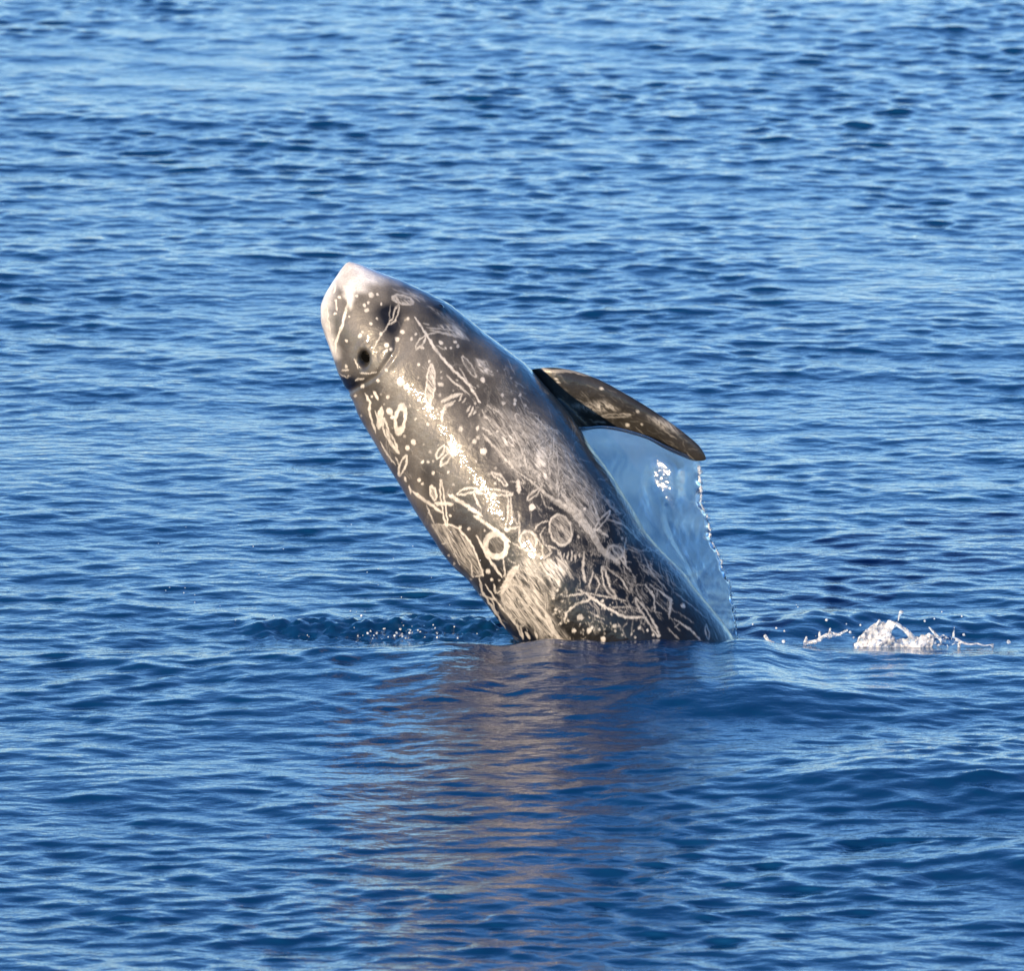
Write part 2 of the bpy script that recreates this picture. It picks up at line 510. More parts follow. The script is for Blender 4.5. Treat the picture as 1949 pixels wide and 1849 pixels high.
# angle round the airfoil for every loop vertex
nf = s1 - s0; nt_ = th_a - th_b
phi = np.concatenate([np.linspace(.12, math.pi - .12, nf, endpoint=False), np.linspace(math.pi - .12, math.pi + .12, nt_, endpoint=False),
                      np.linspace(math.pi + .12, 2 * math.pi - .12, nf, endpoint=False), np.linspace(-.12, .12, nt_, endpoint=False)])
root_y = ring0[:, 1].mean()
rings = []
for i in range(NR):
    u = i / (NR - 1)
    thick = .030 * (1 - u) ** .7 + .006
    close = math.sqrt(max(0, 1 - max(0, (u - .92) / .08) ** 2))
    c = (1 - np.cos(phi)) / 2
    c = .5 + (c - .5) * (close * .98 + .02)
    yy = thick * close * np.sin(phi) * (1.25 - .55 * c)
    px = le[i, 0] + (te[i, 0] - le[i, 0]) * c
    py = le[i, 1] + (te[i, 1] - le[i, 1]) * c
    dep = root_y - .045 * u + .05 * (c - .5) * (1 - u) - yy - .012 * np.sin(math.pi * c) * (1 - u)
    P = lift(px, py, dep)
    b = smoothstep(0, .12, np.array(u))
    rings.append(ring0 * (1 - b) + P * b)
FLIP = np.array(rings)

# ---- join everything into one surface
nb = NS * NT
verts = [BODY.reshape(-1, 3)]
idx = np.arange(nb).reshape(NS, NT)
nxt = np.roll(idx, -1, axis=1)
F = np.stack([idx[:-1], nxt[:-1], nxt[1:], idx[1:]], -1)
keep = np.ones(F.shape[:2], bool)
keep[s0:s1, th_b:th_a] = False
F = F[keep]
verts.append(FLIP[1:].reshape(-1, 3))
fi = np.concatenate([[idx[loop[:, 0], loop[:, 1]]], nb + np.arange((NR - 1) * NL).reshape(NR - 1, NL)])
FF = np.stack([fi[:-1], np.roll(fi, -1, 1)[:-1], np.roll(fi, -1, 1)[1:], fi[1:]], -1).reshape(-1, 4)
V = np.concatenate(verts)
F = np.concatenate([F.reshape(-1, 4), FF])
# caps
nv = len(V)
tipv, tail, ftip = BODY[0].mean(0), BODY[-1].mean(0), FLIP[-1].mean(0)
V = np.concatenate([V, [tipv, tail, ftip]])
cap = [np.stack([idx[0], np.roll(idx[0], -1), np.full(NT, nv), np.full(NT, nv)], -1),
       np.stack([idx[-1], np.roll(idx[-1], -1), np.full(NT, nv + 1), np.full(NT, nv + 1)], -1)]
tris = np.concatenate([np.stack([np.roll(idx[0], -1), idx[0], np.full(NT, nv)], -1), np.stack([idx[-1], np.roll(idx[-1], -1), np.full(NT, nv + 1)], -1),
                       np.stack([fi[-1], np.roll(fi[-1], -1), np.full(NL, nv + 2)], -1)])
quads_as_tris = np.concatenate([F[:, [0, 1, 2]], F[:, [0, 2, 3]]])

# ---- skin colour with painted head shade, and scars, in the animal's own side plan
FX, FY = to_plan(V)
is_flip = np.zeros(len(V), bool); is_flip[nb:nv] = True; is_flip[nv + 2] = True
front = np.zeros(len(V), bool); front[:nb] = FRONT.ravel()
flip_front = is_flip.copy()
jx = FX + .7 * wobble(FX, FY, 16, 51) + .35 * wobble(FX, FY, 7, 52)
jy = FY + .7 * wobble(FX, FY, 16, 53) + .35 * wobble(FX, FY, 7, 54)
scar = np.zeros(len(V)); scuff = np.zeros(len(V))


class Plan:
    """a sheet of the side plan: origin and units per plan unit"""
    def __init__(s, ox, oy, k, on=None):
        s.o = (ox, oy); s.k = k; s.on = front if on is None else on

    def p(s, pts): return np.asarray(pts, float) * s.k + s.o

    def near(s, pts, m):
        lo, hi = pts.min(0) - m, pts.max(0) + m
        return np.nonzero(s.on & (FX > lo[0]) & (FX < hi[0]) & (FY > lo[1]) & (FY < hi[1]))[0]

    def line(s, pts, w, a=.9, taper=.25):
        q = s.p(pts); hw = w * s.k / 2
        i = s.near(q, hw + 4)
        d, f = seg_dist(jx[i], jy[i], q)
        hwv = hw * np.clip(np.minimum(f, 1 - f) / taper + .35, .35, 1)
        v = a * smoothstep(.8, -.9, d - hwv * .74)
        scar[i] = np.maximum(scar[i], v)

    def loop(s, pts, w, lw, a=.85, fill=0.0):
        """a slender closed outline about a spine"""
        q = s.p(pts); hw = w * s.k / 2; lh = max(lw * s.k / 2, .8)
        i = s.near(q, hw + 5)
        d, f = seg_dist(jx[i], jy[i], q)
        hwv = hw * np.sqrt(np.clip(4 * np.clip(f, .02, .98) * (1 - np.clip(f, .02, .98)), 0, 1))
        v = a * smoothstep(1.0, -.6, np.abs(d - hwv) - lh * .9)
        scuff[i] = np.maximum(scuff[i], fill * (d < hwv))
        scar[i] = np.maximum(scar[i], v)

    def ring(s, c, rx, ry, ang, lw, a=.85, fill=0.0):
        q = s.p([c]); rx, ry = rx * s.k, ry * s.k; lh = max(lw * s.k / 2, .8)
        i = s.near(q, max(rx, ry) + lh + 4)
        ca, sa = math.cos(math.radians(ang)), math.sin(math.radians(ang))
        x, y = jx[i] - q[0, 0], jy[i] - q[0, 1]
        ux, uy = x * ca + y * sa, -x * sa + y * ca
        rr = np.hypot(ux / rx, uy / ry)
        d = (rr - 1) * min(rx, ry)
        v = a * smoothstep(1.0, -.6, np.abs(d) - lh * .9)
        scuff[i] = np.maximum(scuff[i], fill * (rr < 1))
        scar[i] = np.maximum(scar[i], v)

    def blob(s, c, rx, ry=None, ang=0, a=.9):
        ry = ry or rx
        q = s.p([c]); rx, ry = max(rx * s.k, 1.3), max(ry * s.k, 1.3)
        i = s.near(q, max(rx, ry) + 4)
        ca, sa = math.cos(math.radians(ang)), math.sin(math.radians(ang))
        x, y = jx[i] - q[0, 0], jy[i] - q[0, 1]
        d = (np.hypot((x * ca + y * sa) / rx, (-x * sa + y * ca) / ry) - 1) * min(rx, ry)
        scar[i] = np.maximum(scar[i], a * smoothstep(1.0, -.8, d))

    def patch(s, pts, a, soft=10):
        q = s.p(pts)
        i = s.near(q, soft)
        x, y = jx[i], jy[i]
        ins = np.zeros(len(i), bool)
        for (p0, p1) in zip(q, np.roll(q, -1, 0)):
            c = (p0[1] > y) != (p1[1] > y)
            with np.errstate(divide='ignore', invalid='ignore'):
                ins ^= c & (x < (p1[0] - p0[0]) * (y - p0[1]) / (p1[1] - p0[1]) + p0[0])
        d, _ = seg_dist(x, y, np.concatenate([q, q[:1]]))
        e = smoothstep(-soft, soft, np.where(ins, d, -d))
        scuff[i] = np.maximum(scuff[i], a * e)


h = Plan(580, 480, .2155)
h.line([(975, 575), (1090, 750), (1160, 870), (1300, 1030), (1450, 1170), (1550, 1330)], 30, .95)
h.line([(405, 270), (395, 420), (330, 660), (280, 800), (275, 890)], 32, .85)
h.loop([(1122, 1000), (1112, 1180), (1090, 1370)], 74, 12, .9, .75)
h.ring((870, 425), 88, 38, 15, 12, .75, .6)
h.line([(1390, 1250), (1290, 1280), (1205, 1325)], 42); h.line([(1330, 1315), (1250, 1360), (1215, 1420), (1210, 1505)], 38)
for a, b in (((1390, 1265), (1365, 1310)), ((1420, 1290), (1395, 1330)), ((1470, 1350), (1435, 1410)), ((1490, 1370), (1450, 1450)), ((1515, 1400), (1490, 1430))):
    h.line([a, b], 18, .8)
h.ring((845, 1475), 42, 112, 8, 28, .9)
h.line([(540, 1250), (575, 1330), (575, 1430), (630, 1600)], 28); h.line([(680, 1370), (655, 1560)], 66, .85)
h.line([(610, 1230), (650, 1300)], 30); h.blob((750, 1410), 34, 26, 40); h.blob((775, 1460), 18)
h.loop([(700, 1480), (720, 1580), (820, 1760)], 44, 16); h.line([(620, 1400), (665, 1520)], 22)
for x, y, r in ((465, 390, 15), (590, 380, 23), (645, 380, 12), (530, 470, 13), (565, 450, 12), (550, 515, 17), (590, 630, 11), (490, 740, 17), (515, 705, 8),
                (640, 590, 9), (680, 460, 9), (725, 825, 20), (725, 870, 13), (765, 860, 13), (675, 725, 18), (865, 705, 20), (820, 770, 17), (945, 770, 13),
                (985, 725, 13), (1040, 845, 17), (1205, 800, 15), (915, 590, 11), (1330, 795, 13), (1355, 830, 12), (1290, 850, 11), (1250, 850, 9), (725, 1040, 15),
                (735, 1275, 15), (650, 1135, 15), (515, 1185, 15), (1010, 990, 12), (1570, 1130, 20), (1100, 965, 11), (1380, 1560, 18), (1525, 1555, 16),
                (1530, 1640, 16), (1505, 1670, 16), (960, 1680, 20), (905, 1730, 20), (980, 1475, 11), (930, 1355, 9), (1755, 1335, 15), (1855, 1340, 15),
                (1860, 1305, 14), (1745, 1260, 12), (1900, 1260, 12), (370, 785, 11), (370, 1010, 11), (450, 1270, 10), (595, 1275, 10), (850, 1150, 34),
                (900, 1190, 26), (275, 430, 12), (310, 405, 13), (240, 320, 14), (350, 310, 12), (275, 545, 11), (395, 570, 9), (250, 775, 10)):
    h.blob((x, y), r)
h.blob((1200, 1170), 30, 15, 15)
h.line([(1080, 670), (1300, 690), (1380, 720)], 20, .6); h.line([(1110, 690), (1330, 740), (1450, 780)], 25, .55); h.line([(1070, 735), (1200, 700)], 14, .6)
h.patch([(1180, 650), (1330, 640), (1450, 780), (1300, 730)], .8, 4)
h.loop([(1065, 745), (985, 855)], 44, 14); h.loop([(1395, 925), (1510, 1100)], 48, 12, .65, .15)
h.line([(1370, 1025), (1450, 1160), (1510, 1210)], 16, .7); h.line([(1245, 1080), (1320, 1150), (1470, 1270)], 20, .8)
h.loop([(830, 470), (790, 600), (740, 640)], 34, 11, .6); h.line([(740, 640), (690, 720), (640, 790), (600, 890)], 16, .7); h.line([(760, 470), (750, 600)], 9, .4)
for pts, w in (([(330, 1050), (390, 1035)], 18), ([(310, 1075), (370, 1105), (405, 1085)], 13), ([(445, 1130), (525, 1115)], 20),
               ([(490, 1070), (570, 1075), (640, 1060)], 15), ([(435, 940), (460, 990), (470, 1030)], 18)):
    h.line(pts, w, .75)
h.line([(200, 480), (215, 620), (235, 720)], 14, .6); h.line([(280, 420), (290, 520)], 24, .8); h.line([(280, 290), (265, 370)], 24, .8)
h.line([(820, 340), (940, 380), (1020, 440)], 15, .5); h.line([(900, 330), (1000, 400)], 10, .4); h.line([(1160, 820), (1240, 865)], 14, .6)
h.patch([(1500, 940), (1600, 960), (1650, 1090), (1550, 1050)], .7, 4); h.line([(1050, 630), (1105, 640)], 14, .6)
h.patch([(790, 330), (1000, 370), (1080, 430), (940, 400)], .5, 6)
h.patch([(1090, 480), (1250, 560), (1420, 700), (1300, 640)], .5, 6)

m = Plan(720, 720, .2155)
m.loop([(575, 600), (520, 705)], 46, 15); m.loop([(640, 660), (550, 770)], 50, 15)
m.patch([(610, 560), (740, 595), (660, 700), (600, 640)], 1.0, 3)
for x, y, r in ((310, 565, 20), (260, 620, 18), (730, 450, 18), (875, 440, 17), (880, 525, 16), (850, 555, 18), (930, 645, 27), (680, 570, 19), (440, 405, 15),
                (390, 740, 14), (440, 740, 12), (485, 835, 13), (360, 900, 16), (390, 935, 10), (1035, 930, 11), (975, 970, 13), (725, 1315, 14), (800, 1335, 15),
                (635, 1215, 11), (940, 1350, 9), (1360, 1140, 27), (1825, 1155, 15), (970, 1710, 19), (85, 165, 15), (330, 360, 13), (1055, 470, 10), (620, 830, 8),
                (865, 735, 8), (530, 315, 10), (1130, 1340, 18), (1020, 1020, 14)):
    m.blob((x, y), r)
m.line([(70, 450), (110, 560), (185, 670)], 28); m.loop([(245, 690), (185, 855)], 46, 16); m.line([(235, 870), (242, 915)], 22); m.line([(275, 945), (285, 1020)], 19)
m.line([(150, 690), (190, 780)], 16, .7); m.line([(20, 560), (60, 640), (150, 770)], 18, .8)
m.loop([(1000, 835), (1080, 880), (1135, 945)], 36, 15)
m.loop([(553, 905), (565, 1050), (603, 1305)], 32, 12); m.loop([(470, 960), (500, 1070)], 46, 20, .8, .4)
m.line([(300, 1000), (440, 1100), (570, 1190)], 36); m.line([(500, 1105), (665, 1112)], 46, .85); m.line([(430, 1130), (500, 1300)], 20, .7)
m.line([(620, 1030), (760, 1110), (915, 1218)], 42, .95, .12); m.line([(848, 1212), (1000, 1320), (1165, 1445)], 42, .95, .12)
m.line([(1160, 1440), (1290, 1520), (1455, 1595)], 18, .8)
m.line([(1130, 1010), (1150, 1080), (1140, 1290)], 17, .8); m.line([(1170, 1020), (1180, 1220), (1230, 1290)], 17, .8); m.line([(1160, 1090), (1163, 1240)], 9, .5)
m.loop([(700, 1020), (780, 995), (870, 985)], 44, 15); m.loop([(870, 1005), (1010, 1000), (1175, 1025)], 46, 16); m.line([(1000, 1040), (1045, 1060)], 26)
m.line([(840, 1010), (870, 1090), (912, 1155)], 26, .85)
m.line([(1240, 1180), (1252, 1310), (1240, 1420)], 16, .8); m.line([(1130, 1340), (1250, 1310)], 30, .8)
m.ring((1040, 1478), 92, 102, -15, 48, .88, .2)
m.ring((1325, 1440), 72, 88, -10, 20, .8, .35); m.line([(1375, 1370), (1445, 1480), (1462, 1590), (1380, 1545), (1350, 1490)], 15, .75)
m.line([(1505, 1258), (1405, 1290), (1375, 1350)], 22, .85); m.line([(1475, 1310), (1430, 1380), (1470, 1470), (1595, 1520)], 18, .75)
m.ring((1610, 1340), 95, 135, -14, 16, .7, .42)
m.patch([(470, 1300), (620, 1290), (780, 1410), (880, 1600), (920, 1740), (830, 1750), (700, 1600), (550, 1430)], .5, 5)
m.line([(470, 1300), (620, 1290), (710, 1330), (780, 1410), (840, 1500), (880, 1600), (925, 1740), (830, 1755), (830, 1700)], 24, .85)
m.line([(600, 1350), (650, 1470), (690, 1580), (720, 1650)], 14, .8); m.line([(560, 1465), (635, 1450)], 16, .8); m.line([(770, 1560), (820, 1640), (825, 1740)], 16, .85)
m.line([(865, 1385), (960, 1570), (1095, 1763)], 30, .9); m.line([(1105, 1590), (1122, 1763)], 16, .7); m.line([(1140, 1600), (1215, 1640)], 14, .6)
MASS = [(960, 240), (1250, 330), (1330, 290), (1500, 420), (1650, 560), (1800, 800), (1949, 1000), (1949, 1400), (1800, 1350), (1600, 1050), (1450, 950),
        (1300, 870), (1230, 880), (1040, 680), (1030, 560), (910, 440), (910, 330)]
m.patch(MASS, .44, 16)
r_ = np.random.default_rng(8)


def inside(x, y, q):
    ins = False
    for (p0, p1) in zip(q, q[1:] + q[:1]):
        if (p0[1] > y) != (p1[1] > y) and x < (p1[0] - p0[0]) * (y - p0[1]) / (p1[1] - p0[1]) + p0[0]: ins = not ins
    return ins


def rakes(sheet, poly, n, ang, spread, lmin, lmax, amin, amax):
    xs = [p[0] for p in poly]; ys = [p[1] for p in poly]
    while n:
        x, y = r_.uniform(min(xs), max(xs)), r_.uniform(min(ys), max(ys))
        if not inside(x, y, poly): continue
        n -= 1
        a = math.radians(r_.normal(ang, spread)); l = r_.uniform(lmin, lmax) / 2; c = r_.normal(0, l * .12)
        ca, sa = math.cos(a) * l, math.sin(a) * l
        for k in range(r_.integers(1, 4)):
            o_ = k * r_.uniform(9, 16)
            sheet.line([(x - ca + o_, y - sa - o_ * .5), (x + c + o_, y + c - o_ * .5), (x + ca + o_, y + sa - o_ * .5)], r_.uniform(5, 11), r_.uniform(amin, amax))


rakes(m, MASS, 70, 55, 24, 60, 260, .25, .7)
rakes(m, MASS, 60, 58, 26, 70, 300, .6, .95)
for pts, w, a in (([(960, 240), (1080, 310), (1200, 480), (1260, 620), (1330, 850)], 20, .75), ([(920, 490), (1040, 620), (1200, 800), (1300, 880)], 28, .8),
                  ([(1330, 290), (1450, 400), (1560, 560), (1740, 720)], 16, .65), ([(1340, 520), (1490, 430)], 14, .7), ([(1350, 560), (1500, 510)], 14, .7),
                  ([(1340, 640), (1510, 530)], 14, .7), ([(1575, 600), (1590, 820), (1570, 1010)], 18, .75), ([(1500, 820), (1530, 1000)], 14, .7),
                  ([(1300, 870), (1500, 1040), (1700, 1150), (1900, 1400)], 30, .75), ([(1330, 760), (1450, 950)], 14, .7), ([(1160, 910), (1320, 930)], 14, .7),
                  ([(1430, 1000), (1480, 1130), (1545, 1160)], 16, .7), ([(1890, 1050), (1935, 1260)], 18, .65), ([(1230, 890), (1250, 1010)], 44, .8),
                  ([(1200, 320), (1280, 480), (1340, 560)], 20, .7), ([(930, 330), (1000, 380)], 30, .7), ([(915, 430), (1010, 500)], 26, .7),
                  ([(1610, 1000), (1690, 1100), (1780, 1180), (1900, 1380)], 44, .6), ([(1500, 480), (1640, 640), (1760, 860), (1880, 960)], 16, .5),
                  ([(1460, 400), (1600, 470), (1720, 640)], 12, .45)):
    m.line(pts, w, a)
m.patch([(1400, 610), (1480, 600), (1500, 700), (1480, 790), (1390, 790), (1370, 730)], 1.1, 5); m.patch([(1390, 800), (1500, 800), (1490, 900), (1410, 890)], 1.0, 5); m.patch([(1080, 500), (1200, 490), (1230, 600), (1100, 620)], 1.0, 6)
m.loop([(1600, 770), (1735, 905)], 44, 14, .7); m.loop([(1320, 1072), (1435, 968)], 38, 13, .75); m.loop([(1215, 320), (1285, 430)], 50, 12, .6)

b = Plan(860, 940, .2873)
b.line([(620, 0), (800, 120), (930, 260), (990, 370), (1110, 460)], 62, .5); b.line([(700, 30), (850, 200), (940, 300)], 14, .7); b.line([(760, 60), (900, 200), (960, 290)], 12, .75)
b.line([(920, 20), (965, 140), (985, 210)], 20, .7); b.loop([(1045, 118), (945, 245)], 30, 11, .75); b.line([(1030, 165), (1140, 205), (1250, 320)], 16, .65)
b.line([(970, 230), (1040, 290)], 18, .6); b.line([(990, 0), (1060, 90), (1120, 130)], 26, .4)
for x, y, r in ((530, 90, 20), (880, 100, 13), (1535, 745, 15), (240, 515, 14), (265, 570, 10), (700, 640, 8), (850, 820, 18), (810, 910, 13), (910, 910, 16),
                (930, 890, 11), (1080, 880, 13), (1245, 890, 10), (690, 770, 9), (670, 690, 8), (1005, 965, 16), (840, 285, 9), (1300, 910, 8), (1335, 940, 8), (1005, 710, 6)):
    b.blob((x, y), r, a=.8)
for _ in range(70):
    b.blob((r_.uniform(660, 1360), r_.uniform(640, 965)), r_.uniform(3.5, 8), a=r_.uniform(.3, .8))
for pts, w, a in (([(835, 630), (940, 700), (1050, 770), (1150, 820), (1295, 822)], 22, .85), ([(750, 680), (900, 660), (1165, 712)], 15, .75),
                  ([(950, 690), (830, 730), (760, 790), (745, 855)], 20, .75), ([(1050, 755), (1200, 752)], 10, .5), ([(900, 780), (1020, 840)], 8, .5),
                  ([(875, 400), (868, 500), (885, 595)], 20, .75), ([(940, 520), (912, 600), (915, 645)], 15, .7), ([(950, 540), (980, 600), (950, 665)], 15, .7),
                  ([(1155, 290), (1140, 420), (1165, 500)], 18, .65), ([(1270, 400), (1320, 520), (1430, 640)], 14, .5),
                  ([(1280, 600), (1340, 680), (1350, 800)], 16, .6), ([(1370, 640), (1455, 705), (1440, 825)], 22, .65), ([(1470, 650), (1600, 750), (1690, 830)], 12, .45),
                  ([(1480, 835), (1580, 900), (1665, 990)], 16, .6), ([(1430, 890), (1510, 970)], 12, .5), ([(1160, 340), (1250, 380), (1380, 375)], 12, .5),
                  ([(1100, 340), (1230, 390), (1330, 350)], 12, .5), ([(1160, 200), (1260, 330), (1400, 420)], 12, .4),
                  ([(620, 780), (680, 920), (730, 985)], 36, .65), ([(540, 860), (565, 965)], 20, .65), ([(450, 870), (475, 965)], 18, .65),
                  ([(380, 780), (440, 900), (470, 965)], 16, .6), ([(490, 920), (520, 965)], 22, .7), ([(180, 540), (200, 650), (270, 760), (360, 900)], 20, .7),
                  ([(220, 600), (330, 760), (440, 890)], 18, .75), ([(275, 600), (290, 660), (340, 640)], 16, .7), ([(190, 670), (300, 710)], 16, .7),
                  ([(265, 700), (285, 770)], 14, .7), ([(340, 700), (350, 760), (440, 880), (500, 870)], 18, .6),
                  ([(1010, 480), (1120, 560), (1180, 660)], 14, .55), ([(1040, 330), (1110, 420), (1190, 520)], 20, .5)):
    b.line(pts, w, a)
b.loop([(1220, 700), (1300, 820), (1375, 945)], 34, 12, .65); b.loop([(1000, 490), (1030, 620), (1085, 685)], 32, 12, .7); b.loop([(1688, 875), (1702, 960)], 24, 9, .5)
b.ring((1080, 390), 55, 45, 20, 16, .55, .25)
b.patch([(430, 480), (540, 400), (620, 560), (625, 700), (640, 800), (700, 900), (760, 970), (600, 960), (520, 860), (430, 870), (340, 760), (320, 650), (380, 560)], .62, 14)
rakes(b, [(430, 480), (540, 400), (620, 560), (640, 800), (740, 965), (600, 960), (430, 870), (320, 650)], 34, 60, 35, 30, 120, .3, .75)
b.ring((425, 690), 95, 80, 30, 22, .6); b.line([(330, 660), (400, 520), (440, 480)], 60, .75)
b.patch([(570, 460), (700, 410), (770, 450), (800, 560), (760, 520), (700, 640), (660, 700), (640, 560)], .85, 5)
for x in range(720, 880, 26):
    b.line([(x, 380 + (x % 3) * 8), (x - 6, 425 + (x % 5) * 7)], 12, .6)
b.line([(640, 360), (660, 390), (600, 440)], 16, .7); b.line([(690, 360), (700, 375), (780, 540), (810, 570)], 16, .6)
for _ in range(75):                                       # the net of rake marks low on the flank
    x, y = r_.uniform(1080, 1520), r_.uniform(330, 860)
    if x - 1080 < (y - 330) * .1 - 40: continue
    a = r_.normal(60, 28); l = r_.uniform(35, 130); c_ = r_.normal(0, 18)
    ca, sa = math.cos(math.radians(a)) * l, math.sin(math.radians(a)) * l
    b.line([(x, y), (x + ca * .5 + c_, y + sa * .5), (x + ca, y + sa)], r_.uniform(6, 12), r_.uniform(.2, .5))
# soft rakes along the far flank up to the flipper
g = Plan(0, 0, 1)
for _ in range(60):
    t = r_.uniform(0, 1)
    x, y = 900 + 330 * t + r_.normal(0, 26), 690 + 370 * t + r_.normal(0, 30)
    a = math.radians(r_.normal(52, 22)); l = r_.uniform(8, 42)
    g.line([(x, y), (x + math.cos(a) * l, y + math.sin(a) * l)], r_.uniform(1.5, 3), r_.uniform(.12, .42))
for _ in range(150):
    t = r_.uniform(0, 1); u = r_.uniform(-1, 1)
    g.blob((760 + 340 * t + u * 130, 720 + 400 * t - u * 105), r_.uniform(1.2, 2.6), a=r_.uniform(.2, .65))

f4 = Plan(1000, 660, .2155, flip_front)
f4.line([(90, 170), (200, 215), (420, 215), (560, 260)], 40, .38); f4.line([(560, 640), (640, 690)], 16, .3)
f4.loop([(680, 612), (925, 606)], 26, 9, .5); f4.patch([(430, 520), (700, 480), (820, 560), (600, 580)], .6, 8)
f4.line([(1090, 620), (1250, 760), (1335, 815)], 18, .3); f4.line([(500, 390), (580, 520)], 9, .25); f4.line([(600, 660), (700, 670)], 30, .4)
f4.patch([(1080, 620), (1300, 660), (1360, 760), (1200, 720)], .5, 8)
for x, y, r in ((670, 372, 13), (992, 572, 13), (1030, 685, 10), (270, 285, 11), (290, 315, 10), (900, 690, 16)):
    f4.blob((x, y), r, a=.75)
for _ in range(60):
    x, y = r_.uniform(250, 1450), 0
    y = 330 + (x - 250) * .42 + r_.normal(0, 90)
    a = math.radians(r_.normal(35, 25)); l = r_.uniform(30, 130)
    f4.line([(x, y), (x + math.cos(a) * l, y + math.sin(a) * l)], r_.uniform(6, 10), r_.uniform(.06, .2))
# the far side carries its own random scars
q = Plan(0, 0, 1, np.concatenate([~FRONT.ravel(), np.zeros(len(V) - nb, bool)]))
for _ in range(130):
    t = r_.uniform(0, 1); u = r_.uniform(-1, 1)
    x, y = 700 + 440 * t + u * 130, 600 + 560 * t - u * 105
    a = math.radians(r_.normal(52, 35)); l = r_.uniform(8, 70)
    q.line([(x, y), (x + math.cos(a) * l, y + math.sin(a) * l)], r_.uniform(2, 6), r_.uniform(.3, .85))

# old faint rakes all over, thin and overlapping, densest on the mid and lower flank
for _ in range(420):
    t = r_.beta(1.7, 1.0); u = np.clip(r_.normal(.25, .5), -1, 1)
    x, y = 700 + 470 * t + u * 135, 600 + 580 * t - u * 110
    a = math.radians(r_.normal(58, 30)); l = r_.uniform(8, 48); c = r_.normal(0, l * .1)
    w, al = r_.uniform(1.0, 2.0), r_.uniform(.10, .42) * (.5 + .7 * t)
    for k in range(r_.integers(1, 4)):
        o_ = k * r_.uniform(2.5, 4.5)
        g.line([(x + o_, y - o_ * .6), (x + math.cos(a) * l / 2 + c + o_, y + math.sin(a) * l / 2 - o_ * .6), (x + math.cos(a) * l + o_, y + math.sin(a) * l - o_ * .6)], w, al)
# healing: marks fade unevenly
scar *= np.clip(.86 + .18 * wobble(FX, FY, 60, 95) + .14 * wobble(FX, FY, 15, 96), .35, 1.05)
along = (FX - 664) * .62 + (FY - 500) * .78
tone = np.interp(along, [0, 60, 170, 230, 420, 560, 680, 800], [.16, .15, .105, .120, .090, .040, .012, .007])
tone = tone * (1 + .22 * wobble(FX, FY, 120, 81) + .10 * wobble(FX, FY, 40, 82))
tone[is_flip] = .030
hole_shade = np.exp(-(((FX - 693) / 13) ** 2 + ((FY - 684) / 18) ** 2) ** 1.5) * front  # darkness inside the blowhole painted into the skin colour
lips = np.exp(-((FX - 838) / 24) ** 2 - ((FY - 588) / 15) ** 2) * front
dark = 1.1 * np.exp(-((FX - 747) / 20) ** 2 - ((FY - 620) / 30) ** 2) + 1.3 * np.exp(-((FX - 662) / 26) ** 2 - ((FY - 728) / 15) ** 2) + .85 * np.exp(-((FX - 738) / 36) ** 2 - ((FY - 594) / 19) ** 2)  # shade of the hollow and crease painted into the colour, plus a dark band
tone = tone * (1 - .97 * hole_shade) * (1 - .9 * lips) * (1 - np.clip(dark * front, 0, .94))
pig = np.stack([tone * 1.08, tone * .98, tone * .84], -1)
# pale lips and the pale front of the melon
wob = 3 * wobble(FX, FY, 30, 91)
edge = np.interp(FX, [600, 628, 645, 658, 668, 678, 700, 720, 760, 800], [470, 530, 546, 562, 585, 562, 550, 535, 532, 530])
pale = smoothstep(16, -16, FY + wob - edge) * ~is_flip
d_, _ = seg_dist(FX, FY, [(640, 520), (614, 560), (607, 590), (612, 640), (622, 668)])
pale = np.maximum(pale,   .9 * smoothstep(34, 6, d_ + wob * .5) * ~is_flip)
pig = pig * (1 - pale[:, None]) + np.array([.72, .695, .66]) * pale[:, None]
# clamp the skin colour, painted head shade included
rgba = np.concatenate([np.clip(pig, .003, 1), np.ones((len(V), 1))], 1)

dolphin = bpy.data.objects.new('dolphin', None)
COL.objects.link(dolphin)
dolphin.location = CEN[int(np.argmin(np.abs(SEC[:, 1] - 1220)))]
dolphin.empty_display_size = .2
tag(dolphin, 'scarred dark grey dolphin leaping head first out of the sea, one flipper spread', 'dolphin')
base = np.array(dolphin.location)
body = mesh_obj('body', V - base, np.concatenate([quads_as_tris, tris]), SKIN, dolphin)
ca_ = body.data.attributes.new('pigment_and_shade', 'FLOAT_COLOR', 'POINT'); ca_.data.foreach_set('color', rgba.astype(np.float32).ravel())
sb_ = body.data.attributes.new('scuff', 'FLOAT', 'POINT'); sb_.data.foreach_set('value', scuff.astype(np.float32))
sa_ = body.data.attributes.new('scar', 'FLOAT', 'POINT'); sa_.data.foreach_set('value', scar.astype(np.float32))


def surface_point(px, py):
    d = np.hypot(BPX - px, BPY - py) + 1e6 * ~FRONT
    i, j = np.unravel_index(np.argmin(d), d.shape)
    return BODY[i, j], RDIR[i, j], AX[i]


